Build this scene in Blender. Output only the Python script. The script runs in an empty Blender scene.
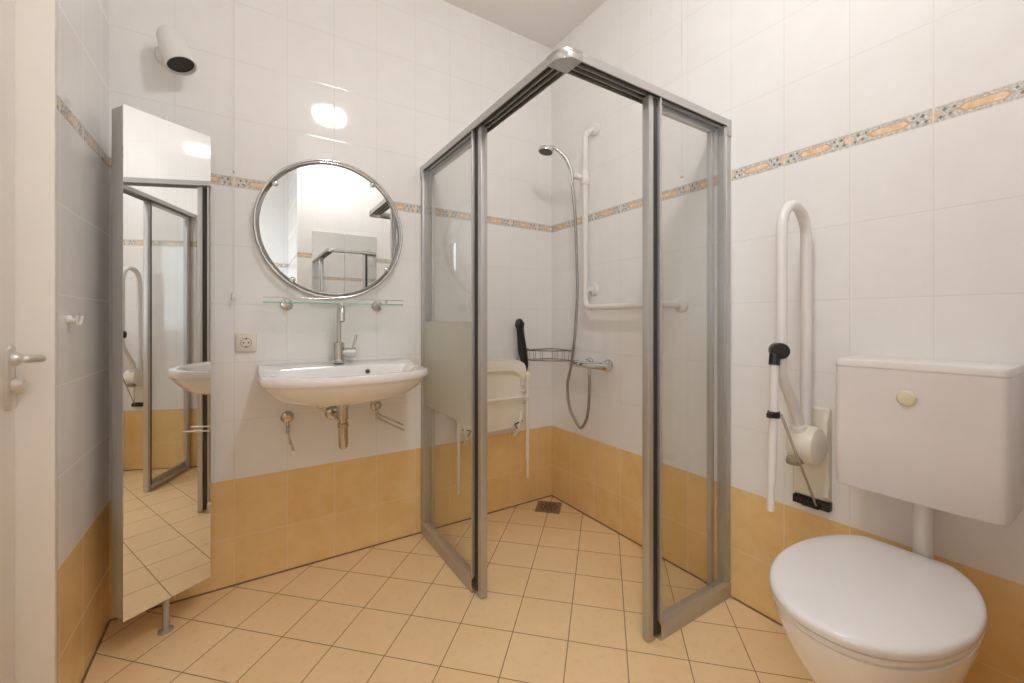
import bpy, bmesh, math, random
from mathutils import Vector, Matrix
C = bpy.context.scene
COL = C.collection
PI = math.pi
random.seed(4)

# ------------------------------------------------------------------ node helpers
class NT:
    def __init__(s, nt): s.nt = nt
    def math(s, op, *a, clamp=False):
        n = s.nt.nodes.new('ShaderNodeMath'); n.operation = op; n.use_clamp = clamp
        for i, v in enumerate(a):
            if isinstance(v, E_): s.nt.links.new(v.o, n.inputs[i])
            else: n.inputs[i].default_value = float(v)
        return E_(s, n.outputs[0])
    def mix(s, fac, a, b):
        n = s.nt.nodes.new('ShaderNodeMix'); n.data_type = 'RGBA'
        for idx, v in ((0, fac), (6, a), (7, b)):
            if isinstance(v, E_): s.nt.links.new(v.o, n.inputs[idx])
            elif idx == 0: n.inputs[0].default_value = v
            else: n.inputs[idx].default_value = (*v, 1)
        return E_(s, n.outputs[2])
    def noise(s, scale, detail=3, rough=.5, vec=None):
        n = s.nt.nodes.new('ShaderNodeTexNoise'); n.inputs['Scale'].default_value = scale
        n.inputs['Detail'].default_value = detail; n.inputs['Roughness'].default_value = rough
        if vec is not None: s.nt.links.new(vec.o, n.inputs['Vector'])
        return E_(s, n.outputs['Fac'])
    def white(s, x, y):
        c = s.nt.nodes.new('ShaderNodeCombineXYZ'); s.nt.links.new(x.o, c.inputs[0]); s.nt.links.new(y.o, c.inputs[1])
        n = s.nt.nodes.new('ShaderNodeTexWhiteNoise'); n.noise_dimensions = '3D'
        s.nt.links.new(c.outputs[0], n.inputs['Vector']); return E_(s, n.outputs['Value'])
class E_:
    def __init__(s, g, o): s.g, s.o = g, o
    def __add__(a, b): return a.g.math('ADD', a, b)
    def __radd__(a, b): return a.g.math('ADD', b, a)
    def __sub__(a, b): return a.g.math('SUBTRACT', a, b)
    def __rsub__(a, b): return a.g.math('SUBTRACT', b, a)
    def __mul__(a, b): return a.g.math('MULTIPLY', a, b)
    __rmul__ = __mul__
    def __truediv__(a, b): return a.g.math('DIVIDE', a, b)
    def lt(a, b): return a.g.math('LESS_THAN', a, b)
    def gt(a, b): return a.g.math('GREATER_THAN', a, b)
    def abs(a): return a.g.math('ABSOLUTE', a)
    def fract(a): return a.g.math('FRACT', a)
    def floor(a): return a.g.math('FLOOR', a)
    def min(a, b): return a.g.math('MINIMUM', a, b)
    def max(a, b): return a.g.math('MAXIMUM', a, b)
    def clamp(a): return a.g.math('ADD', a, 0.0, clamp=True)

def mat(name, color, rough=.5, metal=0, spec=.5, coat=0, emis=None, strength=0, noise=0, nscale=20, bump=0, bscale=60):
    m = bpy.data.materials.new(name); m.use_nodes = True
    nt = m.node_tree; b = nt.nodes['Principled BSDF']
    b.inputs['Roughness'].default_value = rough; b.inputs['Metallic'].default_value = metal
    b.inputs['Specular IOR Level'].default_value = spec; b.inputs['Coat Weight'].default_value = coat
    b.inputs['Coat Roughness'].default_value = .05
    g = NT(nt)
    tc = nt.nodes.new('ShaderNodeTexCoord'); ov = E_(g, tc.outputs['Object'])
    n = g.noise(nscale, 3, .5, ov)
    k = noise if noise else .02
    c = g.mix(n, tuple(v*(1-k) for v in color), tuple(min(1, v*(1+k)) for v in color))
    nt.links.new(c.o, b.inputs['Base Color'])
    if bump:
        bn = nt.nodes.new('ShaderNodeBump'); bn.inputs['Distance'].default_value = bump; bn.inputs['Strength'].default_value = .5
        nt.links.new(g.noise(bscale, 2, .5, ov).o, bn.inputs['Height']); nt.links.new(bn.outputs[0], b.inputs['Normal'])
    if emis:
        b.inputs['Emission Color'].default_value = (*emis, 1); b.inputs['Emission Strength'].default_value = strength
    return m

def pos(g):
    n = g.nt.nodes.new('ShaderNodeNewGeometry'); s = g.nt.nodes.new('ShaderNodeSeparateXYZ')
    g.nt.links.new(n.outputs['Position'], s.inputs[0])
    return [E_(g, s.outputs[i]) for i in range(3)], E_(g, n.outputs['Position'])

ZY, TZ, ZB0, ZB1 = .4584, .252, 1.7184, 1.7655
def wall_tiles(name, axis, off, pitch):
    m = bpy.data.materials.new(name); m.use_nodes = True
    nt = m.node_tree; b = nt.nodes['Principled BSDF']; g = NT(nt)
    P, pv = pos(g); z = P[2]
    u = (P[axis]-off)/pitch; fu = u.fract(); du = fu.min(1-fu)*pitch
    up = z.gt(ZB1); inb = z.gt(ZB0)*(1-up)
    v = (z-ZY)/TZ*(1-up) + ((z-ZB1)/TZ+40)*up
    fv = v.fract(); dv0 = fv.min(1-fv)*TZ
    dvb = (z-ZB0).abs().min((z-ZB1).abs())
    dv = dv0*(1-inb) + dvb*inb
    d = du.min(dv)
    grout = ((.0017-d)/.0007).clamp()
    r = g.white(u.floor()+7.3, v.floor()+3.1)
    cloud = ((g.noise(9, 6, .68, pv)-.5)*1.9+.5).clamp(); big = g.noise(2.2, 2, .5, pv)
    white = g.mix(cloud, (.85, .825, .798), (.885, .868, .85))
    yel = g.mix(cloud, (.76, .485, .180), (.88, .635, .305))
    yel = g.mix(r*.35, yel, (.90, .665, .34))
    isy = z.lt(ZY)
    yel = g.mix(((g.noise(16, 4, .65, pv)-.56)*4).clamp()*.35, yel, (.70, .42, .15))
    tile = g.mix(isy, white, yel)
    gcol = g.mix(isy, (.745, .71, .67), (.84, .67, .48))
    base = g.mix(grout, tile, gcol)
    # decorative border: stone lozenges on a grey leaf ground
    vb = (z-(ZB0+ZB1)/2)/((ZB1-ZB0)/2)                # -1..1
    uc = (fu-.5).abs()
    wob = (g.noise(60, 3, .6, pv)-.5)*.25
    hexm = ((uc*3.3 + vb.abs()*.42 + wob*.4).lt(.86))*(vb.abs().lt(.50))
    hexi = ((uc*3.3 + vb.abs()*.42 + wob*.4).lt(.74))*(vb.abs().lt(.38))
    ue = .5-uc                                        # 0 at joint
    sml = ((ue*9 + vb.abs()*1.1).lt(.62))
    def dia(cu, cv, s=1.0): return (((ue-cu).abs()*22*s + (vb-cv).abs()*2.2*s).lt(.62))
    blue = dia(.115, .38).max(dia(.17, -.30, 1.2)).max(dia(.075, -.45, 1.1)).max(dia(.215, .42, 1.3))
    ground = g.mix(((g.noise(110, 3, .75, pv)-.5)*2.6+.5).clamp(), (.34, .32, .29), (.92, .89, .82))
    edge = (vb.abs().gt(.74))*(vb.abs().lt(.80))
    stone = g.mix(((g.noise(38, 4, .65, pv)-.5)*2.2+.5).clamp(), (.72, .42, .18), (.95, .80, .60))
    bc = g.mix(blue*.85, ground, (.17, .165, .17)); bc = g.mix(edge, bc, (.50, .46, .38))
    bc = g.mix(hexm, bc, (.66, .42, .24)); bc = g.mix(hexi, bc, stone); bc = g.mix(sml, bc, stone)
    bc = g.mix(grout, bc, (.78, .74, .68))
    base = g.mix(inb, base, bc)
    nt.links.new(base.o, b.inputs['Base Color'])
    rough = .055 + grout*.5
    nt.links.new(rough.o, b.inputs['Roughness'])
    h = (d/.004).clamp()*.00035 + big*.0022 + cloud*.00018
    bn = nt.nodes.new('ShaderNodeBump'); bn.inputs['Distance'].default_value = 1.0; bn.inputs['Strength'].default_value = .55
    nt.links.new(h.o, bn.inputs['Height']); nt.links.new(bn.outputs[0], b.inputs['Normal'])
    return m

def floor_tiles():
    m = bpy.data.materials.new('floor_tiles'); m.use_nodes = True
    nt = m.node_tree; b = nt.nodes['Principled BSDF']; g = NT(nt)
    P, pv = pos(g); q = 2**-.5; p = .2021
    ua = ((P[0]-P[1])*q+.3974)/p; ub = ((P[0]+P[1])*(-q)-1.0299)/p
    fa, fb = ua.fract(), ub.fract()
    d = fa.min(1-fa).min(fb.min(1-fb))*p
    grout = ((.0020-d)/.0008).clamp()
    r = g.white(ua.floor(), ub.floor())
    n1 = ((g.noise(7, 6, .65, pv)-.5)*1.8+.5).clamp(); n2 = g.noise(35, 4, .6, pv)
    t = g.mix(n1, (.86, .60, .305), (.93, .69, .40)); t = g.mix(r*.30, t, (.93, .71, .44))
    t = g.mix(((n2-.55)*4).clamp()*.35, t, (.60, .40, .22))
    base = g.mix(grout, t, (.27, .165, .09))
    nt.links.new(base.o, b.inputs['Base Color'])
    nt.links.new((.33+grout*.4).o, b.inputs['Roughness'])
    bn = nt.nodes.new('ShaderNodeBump'); bn.inputs['Distance'].default_value = 1; bn.inputs['Strength'].default_value = .5
    nt.links.new(((d/.005).clamp()*.0008+n2*.0002).o, bn.inputs['Height']); nt.links.new(bn.outputs[0], b.inputs['Normal'])
    return m

def glass_mat(name, tint, refl=1.0):
    m = bpy.data.materials.new(name); m.use_nodes = True; nt = m.node_tree; nt.nodes.clear()
    o = nt.nodes.new('ShaderNodeOutputMaterial'); mx = nt.nodes.new('ShaderNodeMixShader')
    t = nt.nodes.new('ShaderNodeBsdfTransparent'); t.inputs[0].default_value = (*tint, 1)
    gl = nt.nodes.new('ShaderNodeBsdfGlossy'); gl.inputs['Roughness'].default_value = 0; gl.inputs[0].default_value = (.95, .97, .96, 1)
    lw = nt.nodes.new('ShaderNodeFresnel'); lw.inputs['IOR'].default_value = 1.5
    g = NT(nt); f = E_(g, lw.outputs[0])*refl
    geo = nt.nodes.new('ShaderNodeNewGeometry'); f = f*(1-E_(g, geo.outputs['Backfacing']))
    nt.links.new(f.o, mx.inputs[0]); nt.links.new(t.outputs[0], mx.inputs[1]); nt.links.new(gl.outputs[0], mx.inputs[2])
    nt.links.new(mx.outputs[0], o.inputs[0]); return m
def frost_mat():
    m = bpy.data.materials.new('frosted_glass'); m.use_nodes = True; nt = m.node_tree; nt.nodes.clear()
    o = nt.nodes.new('ShaderNodeOutputMaterial')
    d = nt.nodes.new('ShaderNodeBsdfDiffuse'); d.inputs[0].default_value = (.82, .81, .74, 1)
    tl = nt.nodes.new('ShaderNodeBsdfTranslucent'); tl.inputs[0].default_value = (.84, .83, .76, 1)
    tr = nt.nodes.new('ShaderNodeBsdfTransparent'); tr.inputs[0].default_value = (.85, .87, .82, 1)
    gl = nt.nodes.new('ShaderNodeBsdfGlossy'); gl.inputs['Roughness'].default_value = .25
    a = nt.nodes.new('ShaderNodeMixShader'); a.inputs[0].default_value = .5
    b = nt.nodes.new('ShaderNodeMixShader'); b.inputs[0].default_value = .18
    c = nt.nodes.new('ShaderNodeMixShader'); c.inputs[0].default_value = .05
    L = nt.links.new
    L(d.outputs[0], a.inputs[1]); L(tl.outputs[0], a.inputs[2]); L(a.outputs[0], b.inputs[1]); L(tr.outputs[0], b.inputs[2])
    L(b.outputs[0], c.inputs[1]); L(gl.outputs[0], c.inputs[2]); L(c.outputs[0], o.inputs[0]); return m

M_ = dict(
    alu=mat('brushed_aluminium', (.54, .525, .51), .42, .75, noise=.04),
    alu_dark=mat('shaded_aluminium', (.36, .345, .33), .4, .8, noise=.04),
    seal_and_shade=mat('black_seal_and_groove_shade', (.035, .03, .025), .5),  # door seals, and the shade painted into the track grooves
    chrome=mat('chrome', (.70, .70, .695), .06, 1),
    nickel=mat('brushed_nickel', (.66, .62, .57), .12, 1, noise=.05),
    steelhose=mat('steel_hose', (.38, .355, .33), .3, .9),
    ceramic=mat('white_ceramic', (.89, .87, .85), .08, coat=.4),
    plastic=mat('white_plastic', (.80, .765, .73), .28, coat=.1),
    cistern=mat('cistern_plastic', (.80, .76, .74), .3, coat=.1),
    cream=mat('cream_plastic', (.80, .74, .62), .35),
    wire=mat('basket_wire', (.34, .32, .30), .25, .9), seatp=mat('seat_plastic', (.88, .83, .72), .4),
    beige=mat('beige_button', (.78, .68, .50), .35),
    paint=mat('cream_door_paint', (.88, .83, .765), .4),
    black=mat('black_plastic', (.012, .012, .012), .35),
    mirror=mat('mirror_silver', (.90, .91, .90), 0.0, 1, noise=.001),
    cabinet=mat('grey_cabinet', (.46, .445, .43), .4),
    ceil=mat('ceiling_paint', (.90, .87, .84), .8, noise=.01),
    opal=mat('opal_lamp', (.9, .9, .88), .3, emis=(.97, .975, 1.0), strength=66),
    lampw=mat('white_lamp_metal', (.80, .78, .75), .3),
    dark=mat('dark_interior', (.03, .025, .02), .3, .3),
    grate=mat('bronze_grate', (.34, .23, .17), .45, .4, noise=.2),
    silicone=mat('brown_silicone', (.24, .14, .08), .5),
    glass=glass_mat('clear_glass', (.962, .966, .964)), satin=mat('satin_handle', (.74, .70, .65), .35, .6),
    shelf=glass_mat('green_glass', (.90, .96, .93)),
    glassedge=mat('green_glass_edge', (.28, .52, .42), .15, coat=.3),
    frost=frost_mat(), floor=floor_tiles(), red=mat('red_mark', (.5, .02, .03), .4), soil=mat('outer_plaster', (.6, .58, .55), .8))
WB = wall_tiles('wall_tiles_back', 0, -1.7323, .2017)
WR = wall_tiles('wall_tiles_right', 1, -1.8035, .2015)
WL = wall_tiles('wall_tiles_left', 1, -.3105, .2015)

# ------------------------------------------------------------------ mesh helpers
def new(): return bmesh.new()
def box(bm, lo, hi, bev=0, seg=2):
    lo = Vector(lo); hi = Vector(hi)
    r = bmesh.ops.create_cube(bm, size=1)
    vs = r['verts']
    c = (lo+hi)/2; s = hi-lo
    for v in vs: v.co = Vector((v.co.x*s.x, v.co.y*s.y, v.co.z*s.z))+c
    if bev:
        es = list({e for v in vs for e in v.link_edges})
        bmesh.ops.bevel(bm, geom=es, offset=bev, segments=seg, affect='EDGES', profile=.5)
    return bm
def obox(bm, o, ax, ay, lo, hi, bev=0):
    """box in a local frame: o + ax*x + ay*y + z"""
    t = new(); box(t, lo, hi, bev)
    ax = Vector(ax).normalized(); ay = Vector(ay).normalized(); az = ax.cross(ay)
    M = Matrix((ax, ay, az)).transposed().to_4x4(); M.translation = Vector(o)
    bmesh.ops.transform(t, matrix=M, verts=t.verts); join(bm, t); return bm
def join(bm, t):
    me = bpy.data.meshes.new('tmp'); t.to_mesh(me); t.free(); bm.from_mesh(me); bpy.data.meshes.remove(me)
def frames(pts):
    T = []
    n = len(pts)
    for i in range(n):
        a = pts[max(0, i-1)]; b = pts[min(n-1, i+1)]; T.append((b-a).normalized())
    up = Vector((0, 0, 1)) if abs(T[0].z) < .9 else Vector((1, 0, 0))
    N = T[0].cross(up).normalized(); out = []
    for t in T:
        N = (N-t*N.dot(t)).normalized(); out.append((N.copy(), t.cross(N)))
    return out
def tube(bm, pts, r, seg=14, caps=True, round_end=False):
    pts = [Vector(p) for p in pts]
    rr = [r]*len(pts) if not isinstance(r, (list, tuple)) else list(r)
    if round_end:
        for side in (0, -1):
            p = pts[side]; q = pts[1] if side == 0 else pts[-2]
            d = (p-q).normalized(); R = rr[side]; ex = []
            for k in (1, 2, 3):
                a = k*PI/6*.97; ex.append((p+d*R*math.sin(a), R*math.cos(a)))
            if side == 0: pts = [e[0] for e in reversed(ex)]+pts; rr = [e[1] for e in reversed(ex)]+rr
            else: pts = pts+[e[0] for e in ex]; rr = rr+[e[1] for e in ex]
    fr = frames(pts); rings = []
    for p, R, (N, B) in zip(pts, rr, fr):
        rings.append([bm.verts.new(p+(N*math.cos(2*PI*k/seg)+B*math.sin(2*PI*k/seg))*R) for k in range(seg)])
    for a, b in zip(rings, rings[1:]):
        for k in range(seg): bm.faces.new((a[k], a[(k+1) % seg], b[(k+1) % seg], b[k]))
    if caps:
        bm.faces.new(list(reversed(rings[0]))); bm.faces.new(rings[-1])
    return bm
def smooth(pts, n=8, closed=False):
    pts = [Vector(p) for p in pts]; out = []; m = len(pts)
    for i in range(m if closed else m-1):
        if closed: p0, p1, p2, p3 = pts[i-1], pts[i], pts[(i+1) % m], pts[(i+2) % m]
        else: p0, p1, p2, p3 = pts[max(0, i-1)], pts[i], pts[i+1], pts[min(m-1, i+2)]
        for k in range(n):
            t = k/n
            out.append(.5*((2*p1)+(p2-p0)*t+(2*p0-5*p1+4*p2-p3)*t*t+(3*p1-p0-3*p2+p3)*t**3))
    if not closed: out.append(pts[-1])
    return out
def fillet(pts, r, n=8):
    pts = [Vector(p) for p in pts]; out = [pts[0]]
    for a, b, c in zip(pts, pts[1:], pts[2:]):
        u = (a-b).normalized(); w = (c-b).normalized(); ang = u.angle(w)
        d = min(r/math.tan(ang/2), (a-b).length*.49, (c-b).length*.49)
        p, q = b+u*d, b+w*d
        for k in range(n+1):
            t = k/n; out.append(p*(1-t)**2+b*2*t*(1-t)+q*t*t)
    out.append(pts[-1]); return out
def lathe(bm, prof, o, axis, seg=32):
    """prof: list of (r, h) along axis from o"""
    axis = Vector(axis).normalized(); up = Vector((0, 0, 1)) if abs(axis.z) < .9 else Vector((1, 0, 0))
    N = axis.cross(up).normalized(); B = axis.cross(N); o = Vector(o); rings = []
    for r, h in prof:
        if r < 1e-6: rings.append([bm.verts.new(o+axis*h)])
        else: rings.append([bm.verts.new(o+axis*h+(N*math.cos(2*PI*k/seg)+B*math.sin(2*PI*k/seg))*r) for k in range(seg)])
    for a, b in zip(rings, rings[1:]):
        for k in range(seg):
            j = (k+1) % seg
            if len(a) == 1 and len(b) == 1: continue
            if len(a) == 1: bm.faces.new((a[0], b[j], b[k]))
            elif len(b) == 1: bm.faces.new((a[k], a[j], b[0]))
            else: bm.faces.new((a[k], a[j], b[j], b[k]))
    if len(rings[0]) > 1: bm.faces.new(list(reversed(rings[0])))
    if len(rings[-1]) > 1: bm.faces.new(rings[-1])
    return bm
def loft(bm, loops, cap0=True, cap1=True):
    R = [[bm.verts.new(p) for p in l] for l in loops]; n = len(R[0])
    for a, b in zip(R, R[1:]):
        for k in range(n): bm.faces.new((a[k], a[(k+1) % n], b[(k+1) % n], b[k]))
    if cap0: bm.faces.new(list(reversed(R[0])))
    if cap1: bm.faces.new(R[-1])
    return bm
def prism(bm, poly, z0, z1, f=lambda x, y, z: (x, y, z)):
    a = [bm.verts.new(f(x, y, z0)) for x, y in poly]; b = [bm.verts.new(f(x, y, z1)) for x, y in poly]; n = len(poly)
    for k in range(n): bm.faces.new((a[k], a[(k+1) % n], b[(k+1) % n], b[k]))
    bm.faces.new(list(reversed(a))); bm.faces.new(b); return bm
def torus(bm, o, axis, R, r, seg=64, s2=12):
    axis = Vector(axis).normalized(); up = Vector((0, 0, 1)) if abs(axis.z) < .9 else Vector((1, 0, 0))
    N = axis.cross(up).normalized(); B = axis.cross(N); o = Vector(o); rings = []
    for k in range(seg):
        a = 2*PI*k/seg; d = N*math.cos(a)+B*math.sin(a)
        rings.append([bm.verts.new(o+d*(R+r*math.cos(2*PI*j/s2))+axis*r*math.sin(2*PI*j/s2)) for j in range(s2)])
    for k in range(seg):
        for j in range(s2):
            bm.faces.new((rings[k][j], rings[(k+1) % seg][j], rings[(k+1) % seg][(j+1) % s2], rings[k][(j+1) % s2]))
    return bm
def rrect(x0, y0, x1, y1, r, n=6):
    out = []
    for cx, cy, a0 in ((x1-r, y1-r, 0), (x0+r, y1-r, PI/2), (x0+r, y0+r, PI), (x1-r, y0+r, 1.5*PI)):
        for k in range(n+1):
            a = a0+k*PI/2/n; out.append((cx+r*math.cos(a), cy+r*math.sin(a)))
    return out

WLOC = {}
def obj(name, bm, material, parent=None, flat=False, label=None, origin=None):
    bmesh.ops.recalc_face_normals(bm, faces=bm.faces)
    me = bpy.data.meshes.new(name)
    if parent is not None: o0 = WLOC[parent.name]
    else:
        if origin is None:
            xs = [v.co for v in bm.verts]
            lo = [min(v[i] for v in xs) for i in range(3)]; hi = [max(v[i] for v in xs) for i in range(3)]
            origin = ((lo[0]+hi[0])/2, (lo[1]+hi[1])/2, lo[2])
        o0 = Vector(origin)
    for v in bm.verts: v.co -= o0
    bm.to_mesh(me); bm.free()
    if not flat:
        for p in me.polygons: p.use_smooth = True
    o = bpy.data.objects.new(name, me); COL.objects.link(o); me.materials.append(material)
    if parent is not None: o.parent = parent
    else: o.location = o0
    WLOC[o.name] = Vector(o0)
    if not flat:
        md = o.modifiers.new('edge', 'EDGE_SPLIT'); md.split_angle = math.radians(38)
    if label: o['label'] = label
    return o
def thing(name, loc, label, cat, group=None):
    o = bpy.data.objects.new(name, None); COL.objects.link(o); o.location = loc; o.empty_display_size = .05
    o['label'] = label; o['category'] = cat
    if group: o['group'] = group
    WLOC[o.name] = Vector(loc); return o
def tag(o, label, cat, group=None):
    o['label'] = label; o['category'] = cat
    if group: o['group'] = group
    return o
def struct(name, bm, m, parent=None):
    o = obj(name, bm, m, parent, flat=True)
    if parent is None: o['kind'] = 'structure'
    return o

# ------------------------------------------------------------------ the room
XL, YF, YR, XP, ZC = -2.13, -2.13, -3.05, -1.29, 2.922
struct('floor', box(new(), (-2.33, -3.15, -.1), (.1, .1, 0)), M_['floor'])
struct('ceiling', box(new(), (-2.33, -3.15, ZC), (.1, .1, ZC+.1)), M_['ceil'])
struct('wall_back', box(new(), (-2.33, 0, 0), (.1, .1, ZC)), WB)
struct('wall_right', box(new(), (0, -2.23, 0), (.1, 0, ZC)), WR)
struct('wall_front', box(new(), (XP, YF-.1, 0), (0, YF, ZC)), WB)
struct('wall_passage', box(new(), (XP, -3.05, 0), (XP+.1, YF-.1, ZC)), WR)
struct('wall_rear', box(new(), (-2.33, -3.15, 0), (.1, YR, ZC)), WB)
bm = new(); DY0, DY1, DH = -.547, -1.52, 2.16
box(bm, (XL-.2, DY0, 0), (XL, 0, ZC)); box(bm, (XL-.2, YR, 0), (XL, -2.92, ZC)); box(bm, (XL-.2, -2.30, 0), (XL, DY1, ZC)); box(bm, (XL-.2, -2.92, 0), (XL, -2.30, 1.0)); box(bm, (XL-.2, -2.92, 2.15), (XL, -2.30, ZC)); box(bm, (XL-.2, DY1, DH), (XL, DY0, ZC))
struct('wall_left', bm, WL)
k = .005
struct('trim_1', box(new(), (XL+.001, -k, .0003), (-.001, -.0003, .005)), M_['silicone'])
struct('trim_2', box(new(), (-k, YF+.001, .0003), (-.0003, -k, .005)), M_['silicone'])
struct('trim_3', box(new(), (XL+.0003, DY0+.002, .0003), (XL+k, -k, .005)), M_['silicone'])

# door: leaf set back in a wooden frame
door = bpy.data.objects.new('door_1', None); COL.objects.link(door); door['kind'] = 'structure'
door.location = (XL-.07, (DY0+DY1)/2, 0); WLOC['door_1'] = Vector(door.location)
bm = new(); XF = XL+.003; xd = -2.198
box(bm, (xd-.06, DY0-.012, 0), (XF, DY0+.0, DH), .003); box(bm, (xd-.06, DY1, 0), (XF, DY1+.012, DH), .003)
box(bm, (xd-.06, DY1+.012, DH-.012), (XF, DY0-.012, DH), .003)
box(bm, (XL+.0005, DY0-.006, 0), (XF, DY0+.004, DH+.02), .001)   # narrow architrave lip over the tile edge
obj('door_frame', bm, M_['paint'], door)
obj('door_gap_light', box(new(), (xd-.03, DY0-.0178, .01), (xd-.004, DY0-.0125, DH-.02)), mat('pale_gap_light', (.80, .86, .88), .5), door)  # pale strip painted in for light coming through the door gap
obj('door_leaf', box(new(), (xd-.045, DY1+.016, .008), (xd, DY0-.018, DH-.016), .002), M_['paint'], door)
hx = xd; hy = DY0-.058; hz = 1.045
h = bpy.data.objects.new('door_handle', None); COL.objects.link(h); h.parent = door
h.location = Vector((hx, hy, hz))-Vector(door.location); WLOC['door_handle'] = Vector((hx, hy, hz))
bm = new(); loft(bm, [[(hx+x, hy+u, hz-.046+v) for u, v in rrect(-.02*s, -.083*s2, .02*s, .083*s2, .018*s)] for x, s, s2 in ((.0003, 1, 1), (.007, 1, 1), (.010, .8, .96))])
obj('backplate', bm, M_['satin'], h)
bm = new(); tube(bm, fillet([(hx+.008, hy, hz), (hx+.062, hy, hz), (hx+.062, hy-.105, hz+.006)], .02), [.0105]*8+[.0095]*4 if False else .0098, 16, round_end=True)
lathe(bm, [(.017, 0), (.017, .006), (.013, .012)], (hx+.010, hy, hz), (1, 0, 0))
obj('lever', bm, M_['satin'], h)
bm = new(); lathe(bm, [(.017, 0), (.017, .004), (.020, .005), (.019, .012), (.013, .019), (0, .021)], (hx+.010, hy, hz-.066), (1, 0, 0))
obj('thumb_turn', bm, M_['satin'], h)

# ------------------------------------------------------------------ ceiling lamp
t = thing('ceiling_lamp', (-1.08, -1.66, ZC-.101), 'round opal ceiling lamp, its glow mirrored in the glossy wall tiles', 'lamp')
obj('lamp_base', lathe(new(), [(.125, 0), (.125, .018)], (-1.08, -1.66, ZC-.0185), (0, 0, 1)), M_['lampw'], t)
obj('diffuser', lathe(new(), [(.123, 0), (.126, -.012), (.124, -.045), (.112, -.064), (.08, -.076), (.04, -.081), (0, -.082)], (-1.08, -1.66, ZC-.019), (0, 0, 1)), M_['opal'], t)

# ------------------------------------------------------------------ mirrors on the front wall (seen in the round mirror)
for i, (x0, x1) in enumerate(((-1.168, -.888), (-.884, -.588))):
    bm = new(); loft(bm, [[(x, YF+y, z) for x, z in rrect(x0, 1.27, x1, 1.972, .012)] for y in (.001, .006)])
    tag(obj('wall_mirror', bm, M_['mirror'], flat=True),
        ['frameless rectangular mirror opposite the basin, reflected in round mirror, panel nearer the doorway',
         'frameless rectangular mirror opposite the basin, reflected in round mirror, panel nearer the toilet'][i],
        'mirror')

# ------------------------------------------------------------------ wall spotlight
t = thing('wall_spotlight', (-1.93, 0, 2.14), 'white cylindrical wall spotlight with dark opening, above the tall mirror', 'spotlight')
top = Vector((-1.946, -.085, 2.256)); bot = Vector((-1.900, -.126, 2.122)); ax = (bot-top).normalized(); L = (bot-top).length
bm = new(); lathe(bm, [(0, -.012), (.018, -.010), (.034, -.002), (.040, .012), (.045, .05), (.050, L), (.046, L), (.045, L-.008), (.042, .09), (0, .085)], top, ax)
obj('lamp_shade', bm, M_['lampw'], t)
bm = new(); lathe(bm, [(.0445, 0), (.039, .03), (0, .034)], top+ax*(L-.012), -ax); obj('reflector', bm, M_['dark'], t)
bm = new(); lathe(bm, [(0, 0), (.016, .002), (.02, .012), (.012, .028)], top+ax*(L-.052), ax); obj('bulb', bm, mat('bulb_glass', (.35, .3, .22), .1), t)
bm = new(); lathe(bm, [(.040, 0), (.040, .010), (.034, .016), (0, .017)], (-1.958, -.0005, 2.205), (0, -1, 0)); obj('wall_plate', bm, M_['lampw'], t)
bm = new(); tube(bm, [(-1.958, -.012, 2.205), (-1.950, -.05, 2.210), (-1.942, -.075, 2.215)], .008); obj('arm', bm, M_['lampw'], t)

# ------------------------------------------------------------------ tall revolving mirror cabinet
LFp = Vector((-2.0395, -.2826, 0)); RFp = Vector((-1.8085, -.1304, 0)); ax = (RFp-LFp).normalized(); W = (RFp-LFp).length
n = Vector((-ax.y, ax.x, 0)); pc = (LFp+RFp)/2+n*.03
t = thing('tall_mirror_cabinet', pc, 'tall narrow grey cabinet with full-length mirror front, angled on a slim foot', 'mirror cabinet')
obj('body', obox(new(), LFp, ax, n, (.001, .005, .131), (W-.001, .078, 1.869), .002), M_['cabinet'], t)
obj('mirror_door', obox(new(), LFp, ax, n, (0, 0, .13), (W, .0045, 1.87)), M_['mirror'], t, flat=True, label='full-height mirror front')
bm = new(); tube(bm, [pc+Vector((0, 0, z)) for z in (.004, .131)], .011); lathe(bm, [(.024, 0), (.024, .004), (.015, .009)], pc+Vector((0, 0, .0005)), (0, 0, 1)); obj('foot', bm, M_['alu'], t)
bm = new(); tube(bm, [pc+Vector((0, 0, z)) for z in (1.8685, 1.893)], .010); obj('pivot_pin', bm, M_['lampw'], t)

# ------------------------------------------------------------------ round mirror
mc = Vector((-1.336, 0, 1.575))
t = thing('round_mirror', (mc.x, 0, mc.z-.33), 'round wall mirror in a chrome ring frame above the basin', 'mirror')
bm = new(); torus(bm, mc+Vector((0, -.042, 0)), (0, 1, 0), .3235, .0058, 96)
obj('ring_frame', bm, M_['chrome'], t)
bm = new(); torus(bm, mc+Vector((0, -.010, 0)), (0, 1, 0), .3225, .005, 96); obj('ring_frame', bm, M_['chrome'], t)
bm = new(); lathe(bm, [(.303, 0), (.307, .002), (.307, .005), (.305, .006)], mc+Vector((0, -.026, 0)), (0, -1, 0), 96); obj('mirror_glass', bm, M_['mirror'], t, flat=True)
for a in (54, 144, 234.5, 325):
    d = Vector((math.cos(math.radians(a)), 0, math.sin(math.radians(a))))
    bm = new(); p = mc+d*.303
    lathe(bm, [(.013, 0), (.013, .008), (.009, .011), (0, .012)], p+Vector((0, -.028, 0)), (0, -1, 0), 20)
    tube(bm, [mc+d*.298+Vector((0, -.018, 0)), mc+d*.323+Vector((0, -.018, 0))], .004, 10); tube(bm, [mc+d*.3225+Vector((0, -.008, 0)), mc+d*.3235+Vector((0, -.044, 0))], .004, 10); tube(bm, [p+Vector((0, -.0005, 0)), p+Vector((0, -.030, 0))], .005, 10)
    obj('clip', bm, M_['chrome'], t)

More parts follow.
